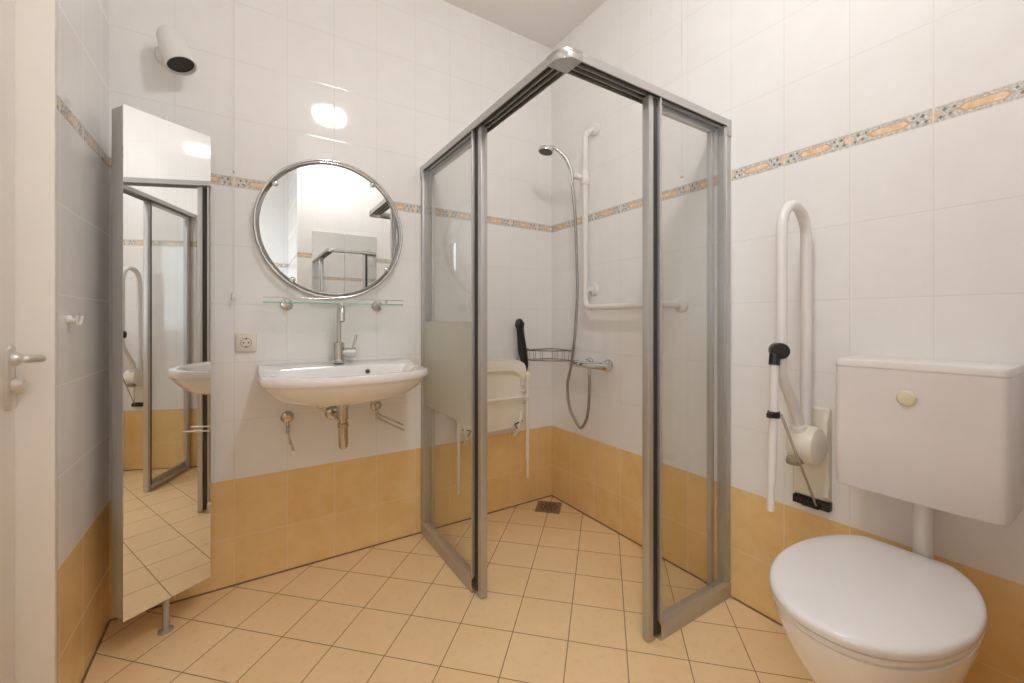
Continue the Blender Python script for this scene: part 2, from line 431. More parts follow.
# ------------------------------------------------------------------ glass shelf
t = thing('glass_shelf', (-1.33, 0, 1.20), 'clear glass shelf with thin rail and chrome brackets under the round mirror', 'shelf')
sx0, sx1 = -1.630, -1.030
obj('glass_plate', box(new(), (sx0, -.120, 1.219), (sx1, -.012, 1.2245)), M_['shelf'], t, flat=True)
bm = new()
box(bm, (sx0, -.1212, 1.219), (sx1, -.1202, 1.2245)); obj('glass_edge', bm, M_['glassedge'], t, flat=True, label='green polished front edge')
bm = new(); tube(bm, [(sx0, -.122, 1.2425), (sx1, -.122, 1.2425)], .0017, 10)
obj('guard_rail', bm, M_['nickel'], t)
for x in (-1.5325, -1.1255):
    bm = new(); lathe(bm, [(.027, 0), (.027, .005), (.023, .010), (.010, .012), (.010, .030), (0, .031)], (x, -.0005, 1.217), (0, -1, 0)); obj('bracket', bm, M_['nickel'], t)
for x in (-1.5475, -1.1135):
    bm = new(); tube(bm, [(x, -.118, 1.2150), (x, -.118, 1.2455)], .005, 12); obj('rail_post', bm, M_['nickel'], t)

# ------------------------------------------------------------------ wall socket
t = thing('wall_socket', (-1.689, 0, 1.008), 'square cream wall socket left of the basin', 'socket')
bm = new(); loft(bm, [[(x, y, z) for x, z in rrect(-1.7295-e+.0, 1.007-e, -1.6495+e, 1.087+e, .006)] for y, e in ((-.0005, 0), (-.008, 0), (-.011, -.003))]); obj('cover_plate', bm, M_['cream'], t)
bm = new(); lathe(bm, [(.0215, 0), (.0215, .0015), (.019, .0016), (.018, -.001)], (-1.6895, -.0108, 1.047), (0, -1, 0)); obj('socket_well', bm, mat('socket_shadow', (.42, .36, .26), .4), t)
for x, z in ((-1.699, 1.047), (-1.680, 1.047), (-1.6895, 1.064), (-1.6895, 1.030)):
    bm = new(); lathe(bm, [(.0032, 0), (.0032, .0012)], (x, -.0118, z), (0, -1, 0), 12); obj('contact_hole', bm, M_['black'], t)

# ------------------------------------------------------------------ pull cords
def pull_cord(x, y, z0, z1, label, hook=None):
    t = thing('pull_cord', (x, y, z0), label, 'pull cord')
    bm = new(); tube(bm, [(x, y, z0+.03), (x, y, z1-.02)], .0013, 8); obj('cord', bm, M_['plastic'], t)
    bm = new(); lathe(bm, [(.003, .034), (.006, .028), (.008, .008), (.006, 0), (0, -.001)], (x, y, z0), (0, 0, 1), 16); obj('knob', bm, M_['plastic'], t)
    bm = new(); lathe(bm, [(.028, 0), (.028, -.018), (.012, -.026), (0, -.027)], (x, y, z1-.0005), (0, 0, 1)); obj('ceiling_switch', bm, M_['plastic'], t)
    if hook:
        bm = new(); tube(bm, [(x+.004, -.0005, hook), (x+.004, y-.004, hook), (x, y-.006, hook+.004)], .002, 8); obj('guide_eye', bm, M_['nickel'], t)
pull_cord(-1.737, -.030, 1.228, ZC, 'white pull cord hanging down the back wall above the wall socket', 1.775)
pull_cord(-.045, -.998, 1.785, ZC, 'white pull cord hanging inside the shower, seen through the right glass panel')

# ------------------------------------------------------------------ washbasin
def chaikin(p, it=3):
    for _ in range(it):
        q = []
        for a, b in zip(p, p[1:]+p[:1]):
            q += [(a[0]*.75+b[0]*.25, a[1]*.75+b[1]*.25), (a[0]*.25+b[0]*.75, a[1]*.25+b[1]*.75)]
        p = q
    return p
def raypoly(poly, c, a):
    dx, dy = math.cos(a), math.sin(a); best = 0
    for (x1, y1), (x2, y2) in zip(poly, poly[1:]+poly[:1]):
        ex, ey = x2-x1, y2-y1; den = dx*ey-dy*ex
        if abs(den) < 1e-12: continue
        t = ((x1-c[0])*ey-(y1-c[1])*ex)/den; s = ((x1-c[0])*dy-(y1-c[1])*dx)/den
        if t > 0 and -1e-9 <= s <= 1+1e-9: best = max(best, t)
    return best
bx = -1.314; cc = (bx, -.22)
def bow(hw, yside, ymid, ytop, rr):
    p = []
    fr = [(bx-hw+2*hw*k/12, yside+(ymid-yside)*(1-((k-6)/6)**2)) for k in range(13)]
    return chaikin([(bx-hw, ytop)]+fr+[(bx+hw, ytop)][:1], 0), fr
def basin_poly(hw, yside, ymid, ytop, r):
    pts = [(bx-hw, ytop), ]
    pts = []
    # left back, down left side, bowed front, right side
    for k in range(5): pts.append((bx-hw, ytop+(yside+r-ytop)*k/4))
    pts.append((bx-hw+r*.29, yside+r*.29-.002))
    for k in range(1, 12):
        u = k/12*2-1; pts.append((bx+u*hw, yside+(ymid-yside)*(1-abs(u)**2.6)))
    pts.append((bx+hw-r*.29, yside+r*.29-.002))
    for k in range(5): pts.append((bx+hw, yside+r+(ytop-yside-r)*k/4))
    return pts
outer = basin_poly(.333, -.362, -.482, -.0006, .032); inner = basin_poly(.290, -.310, -.434, -.125, .06)
inner = chaikin(inner, 2)
NA = 120
def loop(poly, s, z, c=cc, zf=None, dy=0):
    out = []
    for k in range(NA):
        a = 2*PI*k/NA+.0131; R = raypoly(poly, c, a)*s
        x, y = c[0]+R*math.cos(a), c[1]+R*math.sin(a)+dy
        y = min(y, -.0006)
        out.append((x, y, z+(zf(y) if zf else 0)))
    return out
back = lambda y: .021*max(0, min(1, (y+.16)/.10))
loops = [loop(outer, .10, .792), loop(outer, .35, .792), loop(outer, .56, .798), loop(outer, .74, .818), loop(outer, .87, .850), loop(outer, .945, .878),
         loop(outer, .972, .890), loop(outer, .990, .893), loop(outer, 1, .898), loop(outer, 1.002, .910, zf=back), loop(outer, .998, .921, zf=back), loop(outer, .988, .926, zf=back), loop(outer, .968, .927, zf=back),
         loop(inner, 1.03, .926, zf=back), loop(inner, .99, .920, zf=back), loop(inner, .94, .900), loop(inner, .82, .860), loop(inner, .60, .832), loop(inner, .25, .822), loop(inner, .06, .818)]
t = thing('washbasin', (bx, -.24, .786), 'white ceramic wall-hung washbasin with bowed front edge', 'washbasin')
obj('bowl', loft(new(), loops), M_['ceramic'], t)
bm = new(); lathe(bm, [(.0105, 0), (.0105, .002), (.007, .003)], (bx+.108, -.139, .904), (0, -1, .5), 20); obj('overflow_hole', bm, M_['black'], t)
bm = new(); lathe(bm, [(.022, 0), (.022, .003), (.014, .005), (0, .005)], (bx, -.24, .819), (0, 0, 1)); obj('drain_plug', bm, M_['chrome'], t)

# basin tap
tx, ty, tz = -1.320, -.058, .9445
t = thing('basin_tap', (tx, ty, tz), 'chrome swan-neck mixer tap on the back ledge of the basin', 'tap')
bm = new(); lathe(bm, [(.029, 0), (.029, .006), (.026, .008), (.026, .094), (.022, .098), (0, .099)], (tx, ty, tz), (0, 0, 1)); obj('tap_body', bm, M_['chrome'], t)
path = [(tx+.002, ty, tz+.090), (tx+.002, ty, tz+.225)]
for k in range(1, 12):
    a = PI*k/11; path.append((tx+.002-.004*k/11, ty-.045+.045*math.cos(a), tz+.225+.045*math.sin(a)))
path.append((tx-.002, ty-.092, tz+.195))
bm = new(); tube(bm, path, [.0105]*4+[.012]*5+[.0140]*5, 18); obj('spout', bm, M_['chrome'], t)
bm = new(); lathe(bm, [(.0085, 0), (.0085, .003)], (tx-.002, ty-.0925, tz+.1945), (0, 0, -1), 16); obj('aerator', bm, M_['dark'], t)
bm = new(); lathe(bm, [(.018, .018), (.018, .030), (.0225, .031), (.0225, .074), (.020, .077), (0, .078)], (tx, ty, tz+.048), (1, -.15, 0)); obj('side_cartridge', bm, M_['chrome'], t)
bm = new(); tube(bm, [(tx+.064, ty-.010, tz+.062), (tx+.067, ty-.012, tz+.09), (tx+.076, ty-.016, tz+.125)], [.006, .0065, .0065], 12, round_end=True); obj('lever', bm, M_['chrome'], t)

# drain trap under the basin
cx_, cy_ = -1.333, -.235
t = thing('drain_trap', (cx_, cy_, .60), 'nickel bottle trap hanging under the basin with pipe to the wall', 'drain trap')
bm = new(); lathe(bm, [(.030, 0), (.030, .010), (.020, .0115)], (cx_, cy_, .780), (0, 0, 1)); obj('flange_ring', bm, M_['black'], t, label='black rubber ring')
bm = new(); lathe(bm, [(.018, .0), (.018, .066), (.0215, .067), (.0215, .1325), (0, .1325)], (cx_, cy_, .647), (0, 0, 1)); obj('tailpiece', bm, M_['nickel'], t)
bm = new(); lathe(bm, [(.024, 0), (.024, .014), (.020, .016), (.020, -.001)], (cx_, cy_, .682), (0, 0, 1)); obj('nut', bm, M_['nickel'], t)
bm = new(); lathe(bm, [(0, 0), (.012, .003), (.019, .012), (.0205, .028), (.0205, .098), (.0225, .099), (.0225, .110), (0, .110)], (cx_, cy_, .583), (0, 0, 1)); obj('trap_bottle', bm, M_['nickel'], t)
bm = new(); tube(bm, fillet([(cx_, cy_, .700), (cx_-.001, cy_+.05, .700), (cx_-.004, -.0106, .700)], .02), .014, 16); obj('outlet_pipe', bm, M_['nickel'], t)
bm = new(); lathe(bm, [(.034, 0), (.034, .003), (.028, .010), (.016, .013)], (cx_-.004, -.0005, .700), (0, -1, 0)); obj('wall_rosette', bm, M_['nickel'], t)
bm = new(); lathe(bm, [(.017, 0), (.017, .003), (.011, .006), (.011, .030), (.013, .031), (.013, .045), (0, .045)], (-1.395, -.0005, .742), (0, -1, 0), 20)
tube(bm, [(-1.395, -.032, .742), (-1.395, -.032, .80)], .005, 10); tag(obj('stop_valve', bm, M_['nickel'], origin=(-1.395, 0, .742)), 'small nickel stop valve on the wall just left of the drain trap', 'valve')

# towel rails under the basin (double arms)
def towel(x, z, d1, d2, label):
    t = thing('towel_rail', (x, 0, z-.03), label, 'towel rail', 'double-arm towel rails')
    bm = new(); lathe(bm, [(.028, 0), (.028, .004), (.024, .010), (.012, .014), (.012, .034), (0, .035)], (x, -.0005, z), (0, -1, 0)); obj('rosette', bm, M_['nickel'], t)
    bm = new(); tube(bm, [(x, -.028, z+.004), (x, -.028, z-.068)], .006, 12); obj('swivel_pin', bm, M_['nickel'], t)
    for dz, d in ((-.038, d1), (-.060, d2)):
        bm = new(); p = Vector((x, -.028, z+dz)); q = p+Vector(d)
        tube(bm, [p, q, q+Vector((0, 0, .010))] if False else [p, q], .0042, 10, round_end=True); lathe(bm, [(.009, -.006), (.009, .006)], p, (0, 0, 1), 14); obj('arm', bm, M_['nickel'], t)
towel(-1.530, .703, (-.018, -.31, 0), (-.008, -.345, 0), 'nickel double towel rail with both arms pointing forward, under basin left end')
towel(-1.132, .713, (.036, -.29, 0), (.036, -.30, 0), 'nickel double towel rail with arms swung towards the shower, under basin right end')

# ------------------------------------------------------------------ wall hook on left wall
t = thing('wall_hook', (XL, -.452, 1.12), 'small white double coat hook on the left wall beside the door', 'hook')
hy_, hz_ = -.455, 1.146
bm = new(); lathe(bm, [(.013, 0), (.013, .006), (.009, .012), (0, .013)], (XL+.0005, hy_, hz_), (1, 0, 0), 20); obj('plate', bm, M_['plastic'], t)
for s in (-1, 1):
    bm = new(); tube(bm, smooth([(XL+.010, hy_, hz_+.004), (XL+.022, hy_+s*.008, hz_-.014), (XL+.024, hy_+s*.018, hz_-.010), (XL+.026, hy_+s*.022, hz_+.008)], 5), .0038, 10, round_end=True); obj('prong', bm, M_['plastic'], t)

# ------------------------------------------------------------------ shower enclosure
enc = thing('shower_enclosure', (-.88, -1.18, 0), 'grey aluminium corner-entry shower enclosure with clear sliding glass doors, both open', 'shower enclosure')
fA = lambda s, w, z: (-.895+w, -s, z)
fB = lambda s, w, z: (-s, -1.199+w, z)
def sbox(bm, f, a, b, bev=0):
    p, q = f(*a), f(*b); return box(bm, [min(i, j) for i, j in zip(p, q)], [max(i, j) for i, j in zip(p, q)], bev)
ZT0, ZT1 = 1.943, 1.971
for f, LT, LF_, LD, TR, LE, fr in ((fA, 1.119, .599, .623, (.045, .068), (.632, .660), True), (fB, .818, .444, .458, (.058, .083), (.470, .494), False)):
    bm = new()
    sbox(bm, f, (.001, 0, ZT0), (LT, .005, ZT1)); sbox(bm, f, (.001, .005, ZT1-.006), (LT, .0745, ZT1))
    for w in (.0255, .048, .0715): sbox(bm, f, (.001, w, ZT0), (LT, w+.003, ZT1-.006))
    tr = obj('top_rail', bm, M_['alu'], enc, flat=True)
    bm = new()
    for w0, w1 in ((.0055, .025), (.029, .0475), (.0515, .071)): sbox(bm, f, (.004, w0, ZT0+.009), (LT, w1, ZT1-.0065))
    obj('groove_shade', bm, M_['seal_and_shade'], tr, flat=True, label='dark strips for the shade in the sliding track grooves')  # dark blocks stand in for the shade inside the rail grooves
    bm = new(); sbox(bm, f, (.001, .001, .070), (.030, .034, ZT0-.001), .002); sbox(bm, f, (.0303, .006, .070), (.040, .036, ZT0-.001)); wp = obj('wall_profile', bm, M_['alu'], enc)
    bm = new(); sbox(bm, f, (.0008, -.002, ZT0-.04), (.028, .0005, ZT1), .0008); obj('end_cover', bm, M_['alu'], wp, label='smooth top end cover')
    bm = new(); prism(bm, [(0, .001), (0, .054), (.012, .067), (.018, .069), (.034, .069), (.034, .001)], .001, LF_, lambda w, z, s: f(s, w, z)); br = obj('bottom_rail', bm, M_['alu'], enc, flat=True)
    bm = new(); prism(bm, [(-.001, .0008), (-.001, .055), (.011, .068), (.018, .070), (.035, .070), (.035, .0008)], LF_+.0002, LF_+.003, lambda w, z, s: f(s, w, z)); obj('end_cap', bm, M_['nickel'], br, flat=True)
    bm = new(); lathe(bm, [(.006, 0), (.006, .010), (0, .011)], f(LF_-.010, .010, .077), Vector(f(0, 1, 0))-Vector(f(0, 0, 0)), 16); obj('guide_roller', bm, M_['chrome'], br)
    bm = new(); sbox(bm, f, (.0405, .008, .070), (LF_-.0075, .013, ZT0-.004)); fp = obj('fixed_panel', bm, M_['glass'], enc, flat=True)
    bm = new(); sbox(bm, f, (LF_-.0070, .003, .0705), (LF_+.002, .020, ZT0-.0015), .001); obj('stile', bm, M_['alu'], fp)
    if fr:
        bm = new(); sbox(bm, f, (.0345, .0065, .695), (LF_-.0080, .0078, 1.139)); obj('frosted_band', bm, M_['frost'], fp, flat=True, label='frosted band across the glass')
    bm = new(); sbox(bm, f, (TR[0]+.002, .044, .025), (LE[0]-.001, .049, ZT0-.004)); sd = obj('sliding_door', bm, M_['glass'], enc, flat=True)
    bm = new(); sbox(bm, f, (LE[0], .013, .006), (LE[1], .043, ZT0-.001), .002); obj('leading_stile', bm, M_['alu'], sd)
    bm = new(); sbox(bm, f, (LF_+.0025, .016, .016), (LE[0]-.0003, .036, ZT0-.004)); obj('rubber_seal', bm, M_['seal_and_shade'], sd, flat=True)
    bm = new(); sbox(bm, f, (TR[0], .038, .02), (TR[1], .056, ZT0-.003), .002); obj('trailing_stile', bm, M_['alu'], sd)
    bm = new(); sbox(bm, f, (TR[1], .038, ZT0-.024), (LE[0]-.001, .056, ZT0-.003), .001); obj('cross_rail', bm, M_['alu'], sd)
    bm = new(); sbox(bm, f, (TR[1], .038, .02), (LE[0]-.001, .056, .040), .001); obj('cross_rail', bm, M_['alu'], sd)
# rounded corner piece joining the two top rails
pts = [(-.8975, -1.1225)]
for k in range(13):
    a = PI+k*PI/2/12; pts.append((-.8975+.055+.055*math.cos(a), -1.2015+.055+.055*math.sin(a)))
pts.append((-.8185, -1.2015)); pts.append((-.8185, -1.1225))
bm = new(); loft(bm, [[(x+(-.86-x)*e, y+(-1.164-y)*e, z) for x, y in pts] for z, e in ((ZT0-.0015, .02), (ZT0, 0), (ZT1-.001, 0), (ZT1+.001, .03))])
obj('corner_cap', bm, mat('polished_aluminium', (.62, .61, .60), .16, 1), enc, label='shiny rounded corner piece')

# ------------------------------------------------------------------ floor drain
dc = Vector((-.124, -.127, 0)); q = 2**-.5
t = thing('floor_drain', dc, 'square bronze floor drain grate in the far corner of shower', 'floor drain')
A = (q, -q, 0); B = (q, q, 0); hs = .0745
bm = new()
for lo, hi in (((-hs, -hs, .0005), (hs, -hs+.010, .004)), ((-hs, hs-.010, .0005), (hs, hs, .004)), ((-hs, -hs+.010, .0005), (-hs+.010, hs-.010, .004)), ((hs-.010, -hs+.010, .0005), (hs, hs-.010, .004))): obox(bm, dc, A, B, lo, hi)
obj('drain_frame', bm, M_['grate'], t, flat=True)
obj('drain_plate', obox(new(), dc, A, B, (-hs+.0105, -hs+.0105, .0004), (hs-.0105, hs-.0105, .0030)), M_['grate'], t, flat=True)
bm = new()
for r0, r1, nn, off in ((.012, .030, 8, 0), (.036, .060, 12, .2)):
    for k in range(nn):
        a = 2*PI*k/nn+off; d = Vector((math.cos(a), math.sin(a), 0)); e = Vector((-d.y, d.x, 0))
        obox(bm, dc, d, e, (r0, -.0042, .0031), (r1, .0042, .0038))
obj('slots', bm, M_['black'], t, flat=True, label='dark radiating slots')

# ------------------------------------------------------------------ L-shaped grab bar with shower holder
bxg, byg = -.062, -.385
t = thing('grab_bar', (0, byg, 1.215), 'white L-shaped grab bar on the right shower wall', 'grab bar')
bm = new(); tube(bm, fillet([(-.012, byg-.02, 2.235), (bxg, byg, 2.20), (bxg, byg, 1.217), (bxg, -.955, 1.217), (-.012, -.965, 1.217)], .055, 10), .0165, 18); obj('bar', bm, M_['plastic'], t)
for p in ((-.0005, byg-.022, 2.238), (-.0005, -.966, 1.217), (-.0005, byg-.012, 1.322)):
    bm = new(); lathe(bm, [(.036, 0), (.036, .008), (.029, .016), (.018, .019), (0, .019)], p, (-1, 0, 0)); obj('flange', bm, M_['plastic'], t)
bm = new(); tube(bm, [(-.012, byg-.012, 1.322), (bxg, byg, 1.318)], .013, 14); obj('support_arm', bm, M_['plastic'], t)
bm = new(); lathe(bm, [(.022, -.040), (.024, -.036), (.024, .036), (.022, .040)], (bxg, byg, 1.955), (0, 0, 1))
tube(bm, [(bxg-.018, byg+.012, 1.955), (bxg-.050, byg+.035, 1.972)], [.016, .019], 16); obj('shower_holder', bm, M_['plastic'], t)

# mixer
my, mz, mx = -.432, .894, -.066
t = thing('shower_mixer', (mx, my, mz-.03), 'chrome bar-shaped shower mixer on the right shower wall', 'shower mixer')
bm = new(); lathe(bm, [(0, -.146), (.018, -.145), (.0205, -.140), (.0205, -.098), (.019, -.097), (.019, .097), (.0205, .098), (.0205, .140), (.018, .145), (0, .146)], (mx, my, mz), (0, 1, 0)); obj('mixer_body', bm, M_['chrome'], t)
for yy in (-.5075, -.3585):
    bm = new(); lathe(bm, [(.033, 0), (.033, .003), (.026, .014), (.014, .018), (.014, .050)], (-.0005, yy, mz+.004), (-1, 0, 0)); obj('wall_rosette', bm, M_['chrome'], t)
bm = new(); lathe(bm, [(.010, 0), (.010, .018), (.012, .019), (.012, .040), (.009, .042), (0, .042)], (mx, my+.008, mz-.017), (0, 0, -1), 20); obj('hose_outlet', bm, M_['chrome'], t)
bm = new(); box(bm, (mx-.006, my-.094, mz+.0185), (mx+.004, my-.072, mz+.0200), .0004); obj('temperature_mark', bm, M_['red'], t, label='small red temperature mark')

# hand shower with hose
t = thing('hand_shower', (-.10, -.35, .53), 'chrome hand shower with long grey hose hanging in a loop', 'hand shower')
hp = [(mx, my+.008, mz-.059), (-.068, -.428, .78), (-.070, -.426, .70), (-.080, -.420, .60), (-.090, -.384, .538), (-.105, -.350, .575), (-.116, -.312, .65), (-.120, -.300, .77), (-.120, -.333, .89), (-.119, -.355, 1.005), (-.110, -.362, 1.147), (-.105, -.368, 1.323), (-.105, -.360, 1.55), (-.106, -.350, 1.74), (-.113, -.334, 1.915)]
bm = new(); tube(bm, smooth(hp, 10), .0084, 12); obj('hose', bm, M_['steelhose'], t)
hd = [(-.113, -.331, 1.912), (-.118, -.338, 1.975), (-.135, -.333, 2.03), (-.165, -.318, 2.085), (-.205, -.300, 2.118), (-.240, -.290, 2.125)]
bm = new(); tube(bm, smooth(hd, 6), [.010]*8+[.0125]*16+[.011]*7, 16); obj('handle', bm, M_['chrome'], t)
bm = new(); lathe(bm, [(0, .018), (.020, .016), (.040, .006), (.043, -.002), (.042, -.012), (.038, -.014)], (-.262, -.282, 2.108), (.18, -.05, 1)); obj('shower_head', bm, M_['chrome'], t)
bm = new(); lathe(bm, [(.039, 0), (.037, -.003), (0, -.004)], Vector((-.262, -.282, 2.108))-Vector((.18, -.05, 1)).normalized()*.0145, (.18, -.05, 1)); obj('spray_face', bm, mat('spray_face_grey', (.10, .09, .085), .5), t, label='dark grey spray face')

# corner basket
t = thing('corner_basket', (-.1, -.1, .893), 'curved chrome wire corner basket in the shower', 'basket')
def arc(R, z, n=22, a0=0, a1=PI/2):
    # quarter ring about the corner, flattened front
    return [(-.008-R*math.cos(a0+(a1-a0)*k/n), -.008-R*math.sin(a0+(a1-a0)*k/n), z) for k in range(n+1)]
bm = new()
for R, z, r in ((.215, .962, .0035), (.205, .900, .0025)):
    a = arc(R, z); tube(bm, fillet([(-.008, -.008, z)]+a[:1], .001) if False else [(-.008, -.008, z)]+a+[(-.008, -.008, z)], r, 10)
obj('rim', bm, M_['wire'], t)
top_, low_ = arc(.215, .962, 22), arc(.205, .900, 22)
for k in (0, 2, 3, 5, 6, 8, 9, 13, 14, 15, 17, 18, 20, 22):
    bm = new(); tube(bm, [top_[k], low_[k]], .0014, 6); obj('wire', bm, M_['wire'], t)
for k in range(1, 8):
    bm = new(); yk = -.008-.205*k/8; xk = -math.sqrt(.205**2-(.205*k/8)**2); tube(bm, [(-.0075, yk, .900), (xk-.008, yk, .900)], .0014, 6); obj('bottom_wire', bm, M_['chrome'], t)

# black bath brush hooked on the basket
t = thing('bath_brush', (-.265, -.06, .85), 'black handled bath brush hung beside the wire basket above the seat', 'bath brush')
bm = new(); P1 = [(-.295, -.062, 1.128), (-.290, -.060, 1.105), (-.280, -.058, 1.03), (-.268, -.056, .95), (-.252, -.054, .89), (-.243, -.052, .845)]
tube(bm, smooth(P1, 5), [v*1.6 for v in (.018, .0205, .021, .020, .019, .0175, .0165, .016, .016, .0165, .017, .0175, .018, .0185, .019, .0185, .018, .0175, .017, .016, .015, .014, .012, .011, .009, .007)], 16, round_end=True)
for v in bm.verts: v.co.y = -.060+(v.co.y+.060)*.6
obj('handle', bm, M_['black'], t)
bm = new(); tube(bm, smooth([(-.266, -.056, .968), (-.245, -.058, .967), (-.232, -.055, .972), (-.222, -.050, .968)], 4), .0035, 8, round_end=True); obj('hanging_hook', bm, M_['black'], t)

# ------------------------------------------------------------------ folding shower seat (folded up)
t = thing('folding_shower_seat', (-.47, 0, .18), 'cream folding shower seat with legs, folded up against the back wall', 'shower seat')
sxl, sxr, sy = -.722, -.258, -.085
def sp(x, z, y): return (x, y, z)
# seat shell : rounded panel, top edge arched, shallow lip
def seat_outline(e, z0=.505, z1=.905):
    xm = (sxl+sxr)/2; hw = (sxr-sxl)/2-e-.010; out = []
    for k in range(25):
        a = PI*k/24; c, s = math.cos(a), math.sin(a)
        out.append((xm+hw*(abs(c)**.45)*(1 if c >= 0 else -1), z1-.075-e+(.085)*(abs(s)**.6)))
    for k in range(25):
        a = PI+PI*k/24; c, s = math.cos(a), math.sin(a)
        out.append((xm+(hw-.012)*(abs(c)**.35)*(1 if c >= 0 else -1), z0+.035+e-.035*(abs(s)**.6)))
    return out
bm = new(); loft(bm, [[(x, y, z) for x, z in seat_outline(e)] for y, e in ((-.052, .012), (-.056, .003), (-.066, 0), (-.078, .002), (-.080, .012))]); obj('seat', bm, M_['seatp'], t)
bm = new()
# arched upper edge lip (the front edge of the raised seat)
lip = [(x, z) for x, z in seat_outline(0)[:25]]
loft(bm, [[(x+(-.4965-x)*k1, y, z) for x, z in lip]+[(x+(-.4965-x)*(k1+.12), y, z-.075+.012*math.sin(PI*i/24)) for i, (x, z) in reversed(list(enumerate(lip)))] for y, k1 in ((-.0805, .02), (-.092, .0), (-.102, .02))]); obj('seat_lip', bm, M_['seatp'], t)
for x in (sxl+.035, sxr-.035):
    bm = new(); tube(bm, fillet([(x, -.011, .872), (x, -.040, .86), (x, -.040, .52)], .02), .010, 12); obj('rear_tube', bm, M_['seatp'], t)
for s, x in ((-1, sxl+.004), (1, sxr-.004)):
    bm = new(); tube(bm, [(x, -.098, .800), (x, -.098, .30)], .0105, 14); tube(bm, [(x, -.098, .302), (x, -.098, .208)], .0085, 14, round_end=True); obj('leg', bm, M_['seatp'], t)
    bm = new(); box(bm, (x-.014, -.112, .775), (x+.014, -.062, .84), .006); obj('leg_hinge', bm, M_['seatp'], t)
    bm = new(); box(bm, (x-s*.03-.004, -.075, .56), (x-s*.03+.004, -.0005, .62), .002); tube(bm, smooth([(x-s*.03, -.070, .60), (x-s*.04, -.085, .56), (x-s*.055, -.080, .50), (x-s*.065, -.05, .455)], 5), .010, 10, round_end=True); obj('mounting_bracket', bm, M_['seatp'], t)
    for z in (.73, .66): 
        bm = new(); tube(bm, [(x-s*.010, -.095, z), (x-s*.030, -.088, z-.006)], .005, 8); obj('screw', bm, M_['nickel'], t)
    bm = new(); tube(bm, [(x-s*.03, -.088, .545), (x-s*.085, -.088, .530), (x-s*.06, -.082, .50)], .004, 8); obj('spring', bm, M_['dark'], t)
bm = new(); tube(bm, [(sxl+.004, -.108, .690), (sxr-.004, -.108, .690)], .008, 12); obj('crossbar', bm, M_['seatp'], t)
bm = new(); lathe(bm, [(.024, 0), (.026, .010), (.020, .028), (.010, .034), (0, .035)], (-.785, -.0005, .655), (0, -1, 0)); obj('end_knob', bm, M_['seatp'], t)

# ------------------------------------------------------------------ fold-up grab rail next to the toilet
ry = -1.492
t = thing('folding_grab_rail', (0, ry, .50), 'white fold-up support rail with hanging leg between shower and toilet', 'grab rail')
bm = new(); loft(bm, [[(x, y, z) for y, z in rrect(-1.552+e, .520+e, -1.437-e, .842-e, .012)] for x, e in ((-.0005, 0), (-.014, 0), (-.020, .005))]); obj('wall_plate', bm, M_['cream'], t)
bm = new(); loft(bm, [[(x, -1.552+w, z) for x, z in smooth2] for smooth2, w in [([(-.018, .835), (-.036, .80), (-.040, .72), (-.030, .64), (-.022, .58), (-.034, .54), (-.018, .53)], w) for w in (.0, .014)]]); obj('side_cheek', bm, M_['cream'], t)
bm = new()
path = [(-.045, ry, .73), (-.045, ry, 1.415)]
for k in range(1, 16):
    a = PI*k/16; path.append((-.131+.086*math.cos(a), ry, 1.437+.096*math.sin(a)))
path += [(-.217, ry, 1.415), (-.217, ry, 1.0), (-.213, ry, .962), (-.160, ry, .885), (-.112, ry, .820), (-.090, ry, .755)]
path = path[:2]+path[2:18]+smooth([Vector(p) for p in path[18:]], 5)
tube(bm, path, .0165, 18); obj('rail_loop', bm, M_['plastic'], t)
bm = new(); lathe(bm, [(0, -.002), (.054, 0), (.062, .006), (.065, .020), (.065, .064), (.061, .078), (.044, .087), (0, .090)], (-.076, ry+.028, .719), (0, -1, 0), 40); obj('hinge_housing', bm, M_['cream'], t)
bm = new(); lathe(bm, [(.022, 0), (.025, .004), (.025, .040), (.022, .044)], (-.094, ry, .745), (-.35, 0, 1)); obj('socket_collar', bm, M_['plastic'], t)
bm = new(); box(bm, (-.150, ry-.020, .655), (-.095, ry+.022, .685), .010); obj('release_catch', bm, mat('khaki_catch', (.30, .26, .18), .4), t)
bm = new(); box(bm, (-.030, -1.554, .491), (-.0005, -1.442, .519), .002); box(bm, (-.045, -1.530, .493), (-.029, -1.475, .513), .004); obj('rod_bracket', bm, M_['black'], t, label='black lower bracket')
lx = -.256
bm = new(); tube(bm, [(lx-.008, ry, 1.02), (lx-.012, ry, .86), (lx-.028, ry, .622)], .0125, 16); lathe(bm, [(.0095, 0), (.0095, .030), (.0115, .085), (0, .086)], (lx-.028, ry, .624), (-.05, 0, -1)); sup = obj('support_leg', bm, M_['plastic'], t)
bm = new(); lathe(bm, [(0, -.030), (.024, -.029), (.026, -.024), (.026, .024), (.024, .029), (0, .030)], (lx+.022, ry, 1.045), (-.80, -.60, 0)); tube(bm, [(lx-.004, ry, 1.035), (lx-.009, ry, 1.000)], .016, 14); obj('leg_clamp', bm, M_['black'], t)
bm = new(); lathe(bm, [(.018, -.010), (.018, .010)], (lx-.012, ry, .842), (.03, 0, 1), 20); box(bm, (lx-.045, ry-.008, .834), (lx-.02, ry+.008, .850), .003); obj('rod_clip', bm, M_['black'], t)
bm = new(); tube(bm, [(lx+.006, ry-.014, .840), (-.040, -1.522, .505)], .0042, 10); obj('guide_rod', bm, M_['nickel'], t)

